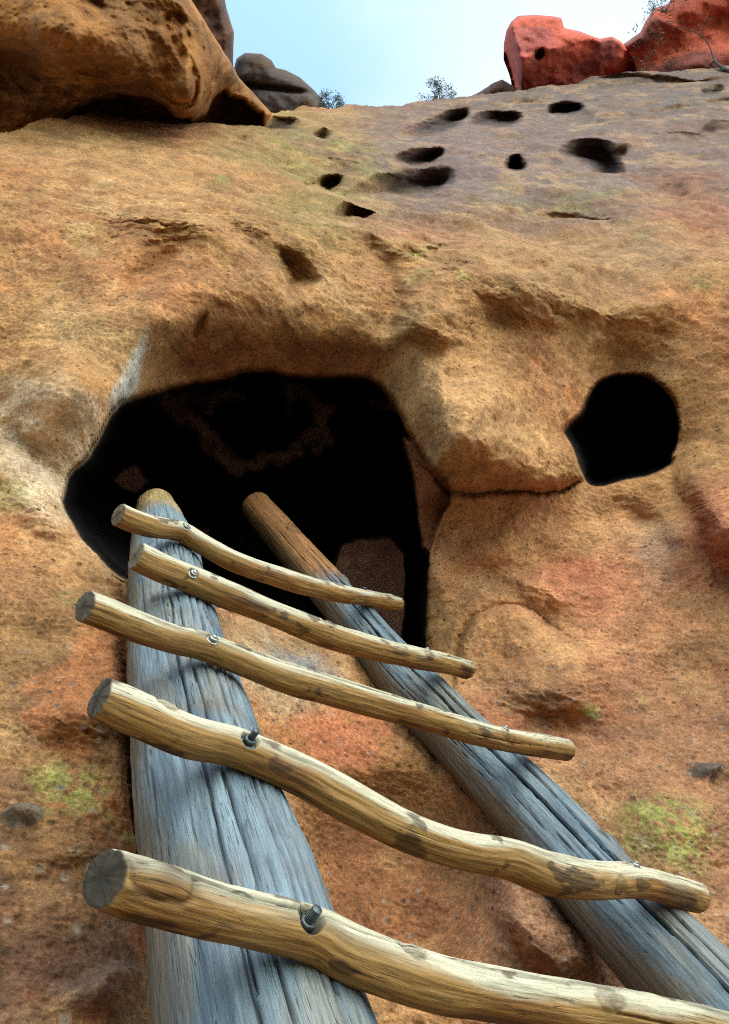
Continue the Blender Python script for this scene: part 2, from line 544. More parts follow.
# --- ledges, cracks and lumps
def ledge(pts, proud, fall, groove, gw=4.0, back=.0, backfall=30):
    global PUSH
    d, s = polydist(ox, oy, pts)
    w = (s > 0) * 1.0
    xs_ = [p[0] for p in pts]
    end = np.exp(-(np.clip(np.maximum(min(xs_) + 6 - px, px - max(xs_) + 6), 0, None) / 14) ** 2)
    PUSH += end * (-w * proud * (1 - np.exp(-d / 7)) * np.exp(-d / fall) + (1 - w) * (1 - np.exp(-d / 3)) * back * np.exp(-d / backfall))
    PUSH += end * groove * np.exp(-(d / gw) ** 2)

# nose of rock over the shelf right of the big cave (left side of the line = upper side in the photo)
ledge([(440, 470), (452, 482), (470, 490), (500, 487), (530, 497), (555, 494), (580, 483), (592, 468)], .42, 60, .05, 2.6, -.05, 20)
# rounded lump under the shelf
ledge([(585, 650), (560, 632), (525, 613), (500, 607), (472, 617), (455, 645), (450, 690)], .17, 50, .0, 3.2, -.03, 30)
# bulge at the right edge under the small cave
d, s = polydist(ox, oy, [(680, 440), (674, 470), (686, 520), (705, 560), (760, 620)])
PUSH += np.where(s > 0, -.20 * (1 - np.exp(-d / 20)) * np.exp(-d / 120), 0) * sstep(440, 490, py) + .07 * np.exp(-(d / 16) ** 2)
# rim left of the cave, turning under
d, s = polydist(ox, oy, [(160, 318), (140, 345), (122, 380), (106, 430), (80, 462)])
PUSH -= .06 * np.exp(-(d / 20) ** 2)
# pale shelf at the left

d, s = polydist(ox, oy, [(122, 575), (126, 640), (131, 720), (137, 800), (146, 880), (156, 960), (166, 1040)])
PUSH += .16 * np.exp(-(d / 8) ** 2)
# gully above the brow
d, s = polydist(ox, oy, [(372, 250), (386, 262), (392, 290), (388, 320)])
PUSH += .30 * np.exp(-(d / 14) ** 2)
# terraces on the upper slope
PUSH += .16 * np.tanh(2.5 * np.sin(P0[:, 2] * 2.4 + fbm(P0, .5, 2, 20) * 3)) * sstep(230, 120, py) * sstep(430, 600, px)
# hollow behind the ladder
PUSH += .22 * blob(px, py, 390, 880, 130, 130) - .10 * blob(qx, qy, 545, 930, 40, 100, -35, .3)
# roof of the porch over the cave
def hump(a, cx, cy, rx, ry, ro=0, hard=.0):
    global PUSH
    PUSH -= ((1.5 if a > 0 else 1.1) if cy < 480 else (1.1 if a > 0 else .55)) * a * blob(px + wx * .8, py + wy * .8, cx, cy, rx, ry, ro, hard)

lipw = sstep(118, 190, px) * sstep(425, 372, px)
PUSH += .27 * sstep(312, 372, py + wy * .3) * lipw * sstep(560, 400, py)
hump(.05, 270, 296, 120, 24, 3)
hump(.20, 470, 415, 75, 60, 15)
hump(.22, 520, 285, 110, 48, 8)
hump(.12, 640, 305, 80, 40, 0)
hump(-.08, 585, 345, 60, 30, 20)
hump(-.10, 628, 366, 60, 30, 0)
hump(-.12, 652, 545, 26, 75, -28)
hump(.10, 500, 540, 70, 40, 0)
hump(.10, 440, 560, 26, 70, 0)
hump(.12, 545, 590, 60, 30, 20)
hump(.16, 540, 680, 80, 60, 15, .2)
hump(.16, 715, 520, 50, 70, 0, .2)
hump(-.12, 620, 520, 50, 24, 0)
hump(.10, 500, 450, 80, 34, 0, .2)
hump(.12, 60, 400, 90, 60, 20)
hump(-.07, 40, 455, 80, 22, 30)
hump(.10, 40, 500, 80, 36, 35)
hump(-.12, 160, 270, 70, 30, -30)
hump(.14, 150, 215, 100, 34, 15)
hump(-.14, 240, 240, 60, 24, 35)
hump(-.10, 320, 170, 130, 24, 10)
hump(.10, 370, 145, 80, 22, 0)
hump(.12, 470, 205, 90, 30, 0)
hump(-.26, 430, 262, 48, 32, -10, 0)
hump(.14, 430, 320, 60, 40, 0)
hump(.10, 590, 200, 80, 26, 10)
hump(-.14, 660, 195, 50, 28, 20)
hump(.10, 700, 160, 70, 24, 0)
hump(-.06, 40, 640, 60, 26, 10)
hump(.07, 70, 710, 70, 40, 0)
hump(-.05, 70, 880, 70, 26, -10)
hump(-.05, 590, 745, 26, 20, 0)
hump(.08, 560, 690, 70, 44, 10)
hump(-.08, 690, 680, 60, 50, 0)
hump(.08, 680, 830, 70, 60, 0)
hump(-.07, 610, 800, 40, 30, 30)
# bluish stone set in the sill
PUSH -= .07 * blob(px, py, 300, 660, 48, 17, 22, .1)
D -= .03 * blob(qx, qy, 18, 820, 26, 15, 5, .2) + .035 * blob(qx, qy, 706, 771, 22, 10, 0, .2)
D -= .05 * blob(qx, qy, 100, 995, 55, 30, -15, .2)

# --- rough surface
sc_ = np.clip(pz / 3.0, .45, 1.2)
vis = (1 - soot * .5) * (.65 + .35 * sstep(150, 290, py)) * (1 - .5 * sstep(900, 1300, py)) * (1 - .85 * np.maximum(sstep(-7, 2, sd), sstep(-7, 2, sd2)))
rough = .050 * sc_ * fbm(P0, 1.7, 2, 11) + .015 * sc_ * fbm(P0 / sc_[:, None], 6.5, 4, 12)
ridge = 1 - np.abs(fbm(P0, 4.2, 3, 13))
rough -= .007 * (ridge - .75) * sc_
rough_zone = 1 - .6 * np.maximum(blob(qx, qy, 560, 560, 130, 75), blob(qx, qy, 110, 350, 90, 140))
rough += .0075 * fbm(P0, 19, 4, 14, .65) * rough_zone * np.clip(sc_, .5, 1.5)
rough += .005 * fbm(P0, 62, 3, 16, .7) * np.clip(2.6 / pz, 0, 1)
rough += .030 * pits(P0, .20, .06, .30, .4, 1) * rough_zone * np.clip(sc_, .3, 1.6)
rough += .016 * pits(P0, .07, .10, .36, .5, 2) * rough_zone * np.clip(sc_, .4, 1.5)
# ragged overhanging flakes over the brow
fl = np.maximum.reduce([blob(qx, qy, 500, 350, 130, 90), blob(qx, qy, 230, 230, 130, 80, 25), blob(qx, qy, 620, 300, 120, 60)])
saw = (P0[:, 2] * 5.5 + P0 @ EU * 2.0 + fbm(P0, 2.2, 3, 15) * 1.8) % 1.0
rough -= .010 * saw * fl * np.clip(sc_, .5, 1.5)
D += rough * vis

over = np.clip(sky_y - py, 0, None) * mpp
D += over * 4.0
P1 = P0 + D[:, None] * EN + PUSH[:, None] * IN
P1[:, 2] -= over * .6

# --- the rock's colours, with some light and shade painted in
T = np.tile(lin(186, 132, 78), (len(px), 1))
cn = fbm(P0, 1.1, 4, 30)
cm = fbm(P0, 4.5, 4, 31)
cf = fbm(P0, 14, 4, 32)

def paint(mask, col, amt=1.0):
    global T
    m = np.clip(mask * amt, 0, 1)[:, None]
    T = T * (1 - m) + m * np.asarray(col)

wide = lambda *a: blob(px + wx * 2.2, py + wy * 2.2, *a)
paint(sstep(.1, .6, cn), lin(196, 120, 70), .6)
paint(sstep(.1, .7, -cn + cm * .4), lin(172, 134, 84), .6)
# upper slope: mauve grey, olive to its left
paint(sstep(265, 205, py + wy * 2) * sstep(280, 400, px + wx * 2), lin(128, 103, 92), .8)
paint(np.maximum(wide(300, 150, 130, 60, 20, .2), wide(310, 210, 90, 50, 40, .2)), lin(142, 120, 62), .75)
paint(wide(250, 140, 80, 30, 0, .2), lin(150, 122, 70), .6)
paint(wide(340, 155, 80, 26, 20, .3), lin(140, 110, 88), .7)
paint(wide(465, 160, 110, 52, -5, .3), lin(142, 112, 120), .85)
paint(wide(600, 150, 120, 60, 5, .2), lin(146, 112, 110), .6)
paint(wide(560, 195, 100, 28, 0, .2) * sstep(-.2, .4, cm), lin(142, 128, 66), .5)
paint(wide(640, 110, 150, 30, -8, .3), lin(104, 92, 88), .7)
paint(wide(690, 205, 70, 60, 30, .3), lin(176, 104, 64), .75)
paint(wide(640, 260, 90, 40, 0, .2), lin(158, 118, 90), .6)
paint(wide(560, 290, 120, 40, 0, .2), lin(150, 112, 76), .5)
# dark mottling on the left shoulder and over the small cave
mot = sstep(.05, .5, cm + cf * .5)
paint(mot * np.maximum.reduce([wide(230, 235, 110, 60, 25, .2), wide(250, 320, 130, 40, 0, .2), wide(520, 330, 150, 70, 10, .2)]), lin(126, 82, 50), .55)
paint(sstep(.0, .5, cm) * wide(40, 190, 90, 60, 0, .2), lin(150, 90, 48), .6)
paint(sstep(.1, .5, -cm) * wide(110, 230, 120, 90, 0, .2), lin(208, 168, 112), .6)
paint(wide(90, 330, 90, 60, 20, .2), lin(200, 160, 108), .6)
# reddish roof of the porch, its underside shade mixed into the colour
paint(wide(270, 355, 150, 28, 0, .3), lin(156, 92, 46), .8)
paint(wide(290, 372, 110, 10, 0, .2), lin(150, 70, 24), .7)
paint(wide(625, 370, 50, 18, 0, .2), lin(132, 84, 62), .7)
# pale band left of the cave
paint(wide(52, 458, 110, 66, 38, .5), lin(218, 188, 158), .95)
paint(blob(qx, qy, 128, 368, 14, 62, 28, .1), lin(204, 208, 212), .95)  # bluish highlight along the rim, put into the colour
paint(wide(110, 560, 26, 50, -20, .3), lin(200, 170, 140), .6)
# lower left: browner, darker to the foot
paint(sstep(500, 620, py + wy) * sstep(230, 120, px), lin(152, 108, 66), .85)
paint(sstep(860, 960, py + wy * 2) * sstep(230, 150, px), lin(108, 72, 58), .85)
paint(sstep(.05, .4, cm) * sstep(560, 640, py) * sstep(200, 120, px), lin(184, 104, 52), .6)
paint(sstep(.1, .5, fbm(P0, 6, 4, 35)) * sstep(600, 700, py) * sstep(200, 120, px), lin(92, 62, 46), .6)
# behind the ladder
paint(wide(270, 660, 110, 60, 20, .3), lin(196, 166, 132), .85)
paint(wide(345, 735, 70, 40, 25, .4), lin(204, 118, 76), .85)
paint(wide(385, 880, 110, 120, 20, .4), lin(150, 92, 58), .8)
paint(wide(535, 925, 34, 85, -35, .3), lin(206, 186, 162), .85)
paint(blob(qx, qy, 300, 660, 50, 18, 22, .35), lin(134, 140, 156), .85)
# shelf and lower right
paint(wide(540, 560, 170, 100, 10, .4), lin(214, 146, 100), .8)
paint(wide(480, 420, 120, 80, 10, .3), lin(206, 152, 98), .6)
paint(wide(580, 580, 70, 30, 15, .1), lin(190, 96, 72), .65)
paint(wide(650, 560, 40, 70, -25, .2), lin(172, 140, 126), .6)
paint(wide(715, 540, 45, 90, -15, .4), lin(178, 104, 76), .8)
paint(sstep(620, 720, py + wy * 2) * sstep(420, 500, px), lin(160, 108, 78), .85)
paint(sstep(.0, .45, cm) * sstep(640, 720, py) * sstep(420, 500, px), lin(128, 88, 64), .55)
paint(sstep(.1, .5, -cn) * sstep(640, 720, py) * sstep(420, 500, px), lin(186, 104, 66), .5)
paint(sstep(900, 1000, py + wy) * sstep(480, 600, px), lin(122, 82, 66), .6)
# lichen
lich = sstep(-.4, .0, fbm(P0, 34, 4, 37, .7) + cf * .4)
for (cx, cy, rx, ry, ro, a) in [(664, 836, 72, 54, 10, .85), (584, 710, 17, 10, 0, .95), (640, 700, 12, 9, 0, .4), (575, 815, 10, 12, 0, .5), (66, 792, 56, 46, 10, .75), (95, 825, 32, 16, 0, .6), (125, 838, 18, 12, 0, .8), (15, 495, 30, 26, 0, .6), (68, 600, 20, 12, 0, .5),
                                (222, 181, 11, 7, 20, .8), (455, 287, 14, 8, 0, .7), (415, 280, 18, 10, 0, .6), (640, 238, 20, 6, 0, .6), (700, 284, 20, 8, 10, .6), (592, 172, 20, 6, 0, .8), (425, 249, 30, 6, -15, .7), (625, 900, 18, 14, 0, .5)]:
    paint(blob(px + wx * .8, py + wy * .8, cx, cy, rx, ry, ro, .35) * lich, lin(152, 154, 74) if a > .65 else lin(140, 138, 72), a)
paint(blob(px + wx * .8, py + wy * .8, 665, 838, 58, 40, 10, .2) * sstep(.1, .4, fbm(P0, 10, 3, 36)), lin(140, 160, 130), .6)
# set stones
paint(blob(qx, qy, 18, 820, 26, 15, 5, .75), lin(104, 106, 100), .9)
paint(blob(qx, qy, 706, 771, 22, 9, 0, .7), lin(78, 74, 76), .85)
paint(blob(qx, qy, 100, 990, 55, 34, -15, .6), lin(134, 98, 84), .8)
# soot in the rooms, missing where the plaster has come off
rx_, ry_ = px + wx * 1.4 + fbm(P0, 8, 4, 41) * 13, py + wy * 1.4 + fbm(P0, 8, 4, 42) * 10
ring = np.zeros(len(px))
for pl, wd in (([(176, 392), (196, 404), (206, 420), (222, 436), (242, 444)], 9), ([(238, 446), (262, 450), (290, 440)], 8), ([(290, 384), (312, 390), (326, 404), (322, 424), (308, 436)], 9), ([(200, 388), (236, 384)], 5), ([(376, 392), (398, 410)], 6)):
    d_, _s = polydist(rx_, ry_, pl)
    ring = np.maximum(ring, (1 - sstep(wd - 6, wd + 5, d_)) * .85)
ring *= sstep(-.7, -.1, fbm(P0, 4, 3, 43))
ring = np.maximum(ring, .8 * np.maximum.reduce([blob(rx_, ry_, 137, 462, 20, 14, 0, .7), blob(rx_, ry_, 196, 516, 26, 9, 0, .7), blob(rx_, ry_, 235, 545, 26, 9, 20, .7)]))
ring = np.maximum(ring, .62 * block)
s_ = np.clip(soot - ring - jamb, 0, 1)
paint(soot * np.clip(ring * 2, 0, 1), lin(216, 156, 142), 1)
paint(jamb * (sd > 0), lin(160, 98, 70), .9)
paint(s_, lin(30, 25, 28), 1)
paint(np.maximum(wide(330, 165, 120, 60, 15, .2), wide(560, 190, 160, 40, 0, .2)) * sstep(0, .35, fbm(P0, 2.4, 5, 51, .65)), lin(156, 150, 74), .6)
paint(wide(640, 640, 120, 80, 0, .2), lin(200, 128, 98), .5)
paint(sstep(240, 170, py + wy * 2) * sstep(330, 430, px + wx * 3) * (1 - .6 * wide(700, 205, 70, 50, 30, .2)), lin(132, 108, 110), .72)
paint(sstep(130, 95, py) * sstep(420, 520, px), lin(112, 98, 98), .6)
paint(hole_shade, lin(66, 52, 56), .85)  # hole insides painted darker, standing in for deep shade
T *= (1 + .22 * cf)[:, None]
paint(sstep(.15, .5, fbm(P0, 2.6, 5, 38, .62)) * (1 - soot) * (1 - hole_shade), lin(206, 158, 104), .35)
paint(sstep(.2, .5, fbm(P0, 3.4, 5, 39, .62)) * (1 - soot) * (1 - hole_shade), lin(146, 92, 56), .35)
grey = T @ np.array([.3, .5, .2])
T = .60 * (T * .84 + grey[:, None] * .16) * np.array([1.12, 1.06, .93])
T = np.clip(T, .004, .8)
fleck = np.clip(sstep(560, 700, py) * .9 + .12, 0, 1) * (1 - soot)

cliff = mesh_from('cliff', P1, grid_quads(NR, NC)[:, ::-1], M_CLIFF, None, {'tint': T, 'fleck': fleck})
cliff.cycles.shadow_terminator_geometry_offset = .2
cliff.cycles.shadow_terminator_offset = .15
tag(cliff, 'orange tuff cliff with two dark cave openings and small holes above', None, None, 'structure')

# ------------------------------------------------------------------ ground
gx = np.concatenate([np.linspace(-400, -8, 24), np.linspace(-7.6, 7.6, 60), np.linspace(8, 400, 24)])
gy = np.concatenate([np.linspace(-400, -8, 24), np.linspace(-7.6, 7.6, 60), np.linspace(8, 400, 24)])
GX, GY = np.meshgrid(gx, gy)
gp = np.stack([GX.ravel(), GY.ravel(), 0 * GX.ravel()], 1)
gp[:, 2] = .05 * fbm(gp, .9, 3, 50) + np.clip(np.hypot(gp[:, 0], gp[:, 1]) - 8, 0, None) * -.02
ground = mesh_from('ground', gp, grid_quads(len(gy), len(gx)), M_GROUND)
tag(ground, 'bare tan dirt at the foot of the cliff', None, None, 'structure')

# ------------------------------------------------------------------ rocks with their own outlines
def rock(name, poly, zfun, thick, tint_fun, seed, step=2.0, rough_m=.08, label='', cat='rock', edge=14.0, relief=None, group=None):
    """a solid stone: its outline as seen from the path, a bulging front and a back"""
    xs = [p[0] for p in poly]; ys = [p[1] for p in poly]
    n = int((max(xs) - min(xs)) / step) + 3
    m = int((max(ys) - min(ys)) / step) + 3
    X, Y = np.meshgrid(np.linspace(min(xs) - step, max(xs) + step, n), np.linspace(min(ys) - step, max(ys) + step, m))
    x, y = X.ravel(), Y.ravel()
    z0 = zfun(x, y)
    base = CAM + z0[:, None] * (((x - W / 2) / F)[:, None] * RT + ((H / 2 - y) / F)[:, None] * UP + FW)
    wob = fbm(base, 1.2 / max(.3, thick), 4, seed) * 3.5
    def sfun(x_, y_, w_): return inside_dist(x_, y_, poly) + w_ * .5
    s = sfun(x, y, wob)
    keep = s > 0
    # pull the border vertices to the outline so the edge is clean
    a = np.arange(n * m).reshape(m, n)
    q = np.stack([a[:-1, :-1], a[:-1, 1:], a[1:, 1:], a[1:, :-1]], -1).reshape(-1, 4)
    kq = keep[q].all(1)
    q = q[kq]
    e = np.concatenate([q[:, [0, 1]], q[:, [1, 2]], q[:, [2, 3]], q[:, [3, 0]]]); es = np.sort(e, 1)
    _, inv, cnt = np.unique(es[:, 0].astype(np.int64) * n * m + es[:, 1], return_inverse=True, return_counts=True)
    bv = np.unique(e[cnt[inv] == 1])
    for _ in range(3):
        s0 = sfun(x[bv], y[bv], wob[bv]); ee = .5
        gx_ = (sfun(x[bv] + ee, y[bv], wob[bv]) - s0) / ee; gy_ = (sfun(x[bv], y[bv] + ee, wob[bv]) - s0) / ee
        g2_ = np.maximum(gx_ ** 2 + gy_ ** 2, .3)
        x[bv] -= np.clip(s0 * gx_ / g2_, -step, step); y[bv] -= np.clip(s0 * gy_ / g2_, -step, step)
    s = sfun(x, y, wob); s[bv] = 0
    z0 = zfun(x, y)
    base = CAM + z0[:, None] * (((x - W / 2) / F)[:, None] * RT + ((H / 2 - y) / F)[:, None] * UP + FW)
    used = np.unique(q)
    mp = -np.ones(n * m, int); mp[used] = np.arange(len(used))
    q = mp[q]
    x, y, z0, s, base = x[used], y[used], z0[used], np.clip(s[used], 0, None), base[used]
    t = np.clip(s / edge, 0, 1)
    prof = np.sqrt(np.clip(1 - (1 - t) ** 2, 0, 1))
    fr = thick * .5 * prof + rough_m * prof * (fbm(base, 1.5 / thick, 5, seed + 1) + .5 * (1 - np.abs(fbm(base, 2.5 / thick, 4, seed + 2))))
    if relief is not None: fr = fr + relief(x, y, base) * prof
    bk = thick * .5 * prof
    vd = (base - CAM); vd /= np.linalg.norm(vd, axis=1)[:, None]
    hv = vd.copy()
    Vf = base - vd * fr[:, None]
    Vb = base + hv * bk[:, None]
    nv = len(base)
    # boundary edges
    e = np.concatenate([q[:, [0, 1]], q[:, [1, 2]], q[:, [2, 3]], q[:, [3, 0]]])
    es = np.sort(e, 1)
    key = es[:, 0].astype(np.int64) * nv + es[:, 1]
    _, inv, cnt = np.unique(key, return_inverse=True, return_counts=True)
    be = e[cnt[inv] == 1]
    side = np.stack([be[:, 1], be[:, 0], be[:, 0] + nv, be[:, 1] + nv], 1)
    V = np.concatenate([Vf, Vb])
    faces = np.concatenate([q[:, ::-1], q + nv, side[:, ::-1]])
    loc = V.mean(0)
    Tt = tint_fun(np.concatenate([x, x]), np.concatenate([y, y]), V)
    Tt = np.clip((1.0 if name.startswith('red') else .5) * Tt * (1 + .25 * fbm(V, 3 / thick, 4, seed + 5))[:, None], .004, .8)
    o = mesh_from(name, V - loc, faces, M_ROCK if name != 'overhanging_boulder' else M_CLIFF, None, {'tint': Tt, 'fleck': np.zeros(len(V))})
    o.location = loc
    tag(o, label, cat, group)
    return o


def flat(col, col2=None, sc=1.0, off=0):
    c1 = np.asarray(col)
    c2 = np.asarray(col2 if col2 is not None else col)
    def f(x, y, V):
        m = sstep(-.2, .4, fbm(V, sc, 4, off))[:, None]
        return c1 * (1 - m) + c2 * m
    return f


# boulder overhanging at the upper left
BCTRL = np.array([(-160, -120, 5.4), (0, -120, 5.5), (120, -120, 5.7), (200, -100, 6.0), (-160, 20, 5.2), (0, 0, 5.3), (100, 0, 5.5), (180, 0, 5.8), (0, 32, 5.25), (60, 58, 5.35), (120, 70, 5.5), (165, 82, 5.7), (190, 98, 5.8), (205, 60, 6.1), (235, 70, 6.7),
                  (0, 62, 5.7), (0, 95, 5.95), (0, 130, 6.2), (60, 85, 5.85), (60, 125, 6.4), (120, 92, 6.0), (120, 118, 6.5), (225, 98, 7.0), (262, 112, 7.3), (210, 114, 6.9), (-160, 60, 5.6), (-160, 130, 6.2), (-160, 190, 6.8), (0, 190, 7.1), (110, 180, 7.5), (190, 165, 7.9)], float)
bfit = tps_fit(BCTRL[:, :2] / 100, BCTRL[:, 2], .002)
bz = lambda x, y: tps_eval(bfit, np.stack([x, y], 1) / 100)

def boulder_tint(x, y, V):
    c = np.tile(lin(194, 130, 70), (len(x), 1))
    m = sstep(-.1, .45, fbm(V, 1.6, 4, 61))[:, None]
    c = c * (1 - m * .7) + m * .7 * lin(146, 102, 66)
    m = (sstep(.15, .5, fbm(V * np.array([1, 1, .5]), 4, 4, 62)))[:, None]
    c = c * (1 - m * .5) + m * .5 * lin(110, 68, 42)
    return c

rock('overhanging_boulder', [(-170, -130), (120, -130), (175, -40), (192, 0), (205, 20), (220, 45), (238, 75), (255, 95), (272, 114), (266, 128), (215, 150), (150, 180), (60, 190), (-170, 195)], bz, .7, boulder_tint, 70, 1.2, .07,
     'huge tan boulder overhanging the top left of the cliff', 'boulder', 16,
     lambda x, y, b: .16 * fbm(b, 1.8, 5, 64) + .05 * fbm(b, 8, 4, 65) + .05 * (1 - np.abs(fbm(b, 3.5, 4, 66))) - .12 * blob(x, y, 90, 10, 20, 16) - .1 * blob(x, y, 173, 22, 14, 14) + .2 * blob(x, y, 192, 76, 18, 32, 10, .2) - 1.3 * sstep(-1, 9, inside_dist(x, y + 4 * fbm(b, 3, 3, 67), [(40, 140), (62, 122), (75, 108), (95, 97), (120, 93), (150, 96), (168, 103), (176, 113), (192, 117), (204, 113), (210, 97), (224, 91), (243, 98), (264, 113), (264, 140)])) - .3 * blob(x, y, 10, 70, 60, 34, 10, .0) + .25 * blob(x, y, 60, 30, 90, 40, 10, 0))

rock('rock_spire', [(150, 70), (165, -60), (200, -60), (222, -18), (226, 8), (230, 20), (234, 32), (233, 60), (236, 88), (215, 100), (180, 95)], lambda x, y: 10.5 + 0 * x, 1.6, flat(lin(104, 80, 76), lin(120, 80, 64), 1.0, 71), 80, 1.5, .35,
     'narrow dark red rock spire behind the overhanging boulder', 'rock', 10)
rock('rock_dome', [(226, 122), (228, 95), (232, 72), (236, 58), (245, 52), (262, 53), (272, 60), (276, 68), (285, 70), (300, 78), (315, 92), (326, 108), (326, 124)], lambda x, y: 11.5 + 0 * x, 1.8, flat(lin(98, 86, 84), lin(112, 84, 66), .9, 72), 83, 1.5, .28,
     'rounded dark brown rock on the skyline right of the boulder', 'rock', 12,
     lambda x, y, b: -.25 * np.exp(-((y - 88 - (x - 270) * .12) / 3) ** 2))
rock('red_outcrop', [(503, 45), (506, 30), (510, 22), (518, 15), (535, 14), (552, 15), (562, 17), (565, 27), (580, 31), (600, 38), (612, 36), (622, 42), (633, 60), (638, 76), (628, 86), (560, 96), (515, 102), (511, 80), (503, 60)], lambda x, y: 13.0 + 0 * x, 1.8, flat(lin(184, 84, 66), lin(150, 76, 70), .8, 73), 86, 1.5, .35,
     'blocky red rock outcrop standing alone on the skyline with a small dark hole', 'rock', 4,
     lambda x, y, b: -.6 * blob(x + y * .1, y, 545, 54, 5, 7, 30, .5) + 1.8 * np.minimum.reduce([.2 + (x - 515) * .09 - (y - 50) * .02, .55 - (x - 515) * .006 + (y - 50) * .008, .9 - (x - 515) * .012 - (y - 40) * .014, .5 + (y - 24) * .05, .7 - (x - 600) * .02 + (y - 60) * .01]) + .10 * fbm(b, 5, 4, 68))
rock('red_cliff', [(618, 78), (622, 44), (640, 32), (646, 20), (655, 8), (668, 4), (680, -20), (700, -60), (900, -60), (900, 85), (690, 92), (640, 92)], lambda x, y: 14.5 + 0 * x, 2.4, flat(lin(176, 86, 66), lin(122, 66, 58), .8, 74), 89, 1.5, .5,
     'larger red rock mass at the top right corner behind the bare tree', 'rock', 6,
     lambda x, y, b: .35 * np.tanh(np.sin((y + (x - 680) * .35) / 9)))
rock('low_rock', [(455, 108), (470, 96), (480, 91), (492, 84), (502, 80), (514, 86), (524, 98), (510, 108)], lambda x, y: 12.0 + 0 * x, .7, flat(lin(112, 84, 74), lin(84, 66, 64), .9, 75), 92, 1.0, .1,
     'small brown rock at the left foot of the red outcrop', 'rock', 8)

# ------------------------------------------------------------------ ladder
def catmull(P, n):
    P = np.asarray(P, float)
    P = np.vstack([2 * P[0] - P[1], P, 2 * P[-1] - P[-2]])
    out = []
    for i in range(1, len(P) - 2):
        t = np.linspace(0, 1, 24, endpoint=False)[:, None]
        a, b, c, d = P[i - 1], P[i], P[i + 1], P[i + 2]
        out.append(.5 * (2 * b + (c - a) * t + (2 * a - 5 * b + 4 * c - d) * t ** 2 + (3 * b - a - 3 * c + d) * t ** 3))
    out = np.vstack(out + [P[-2][None]])
    s = np.concatenate([[0], np.cumsum(np.linalg.norm(np.diff(out[:, :3], axis=0), axis=1))])
    si = np.linspace(0, s[-1], n)
    return np.stack([np.interp(si, s, out[:, k]) for k in range(out.shape[1])], 1), si


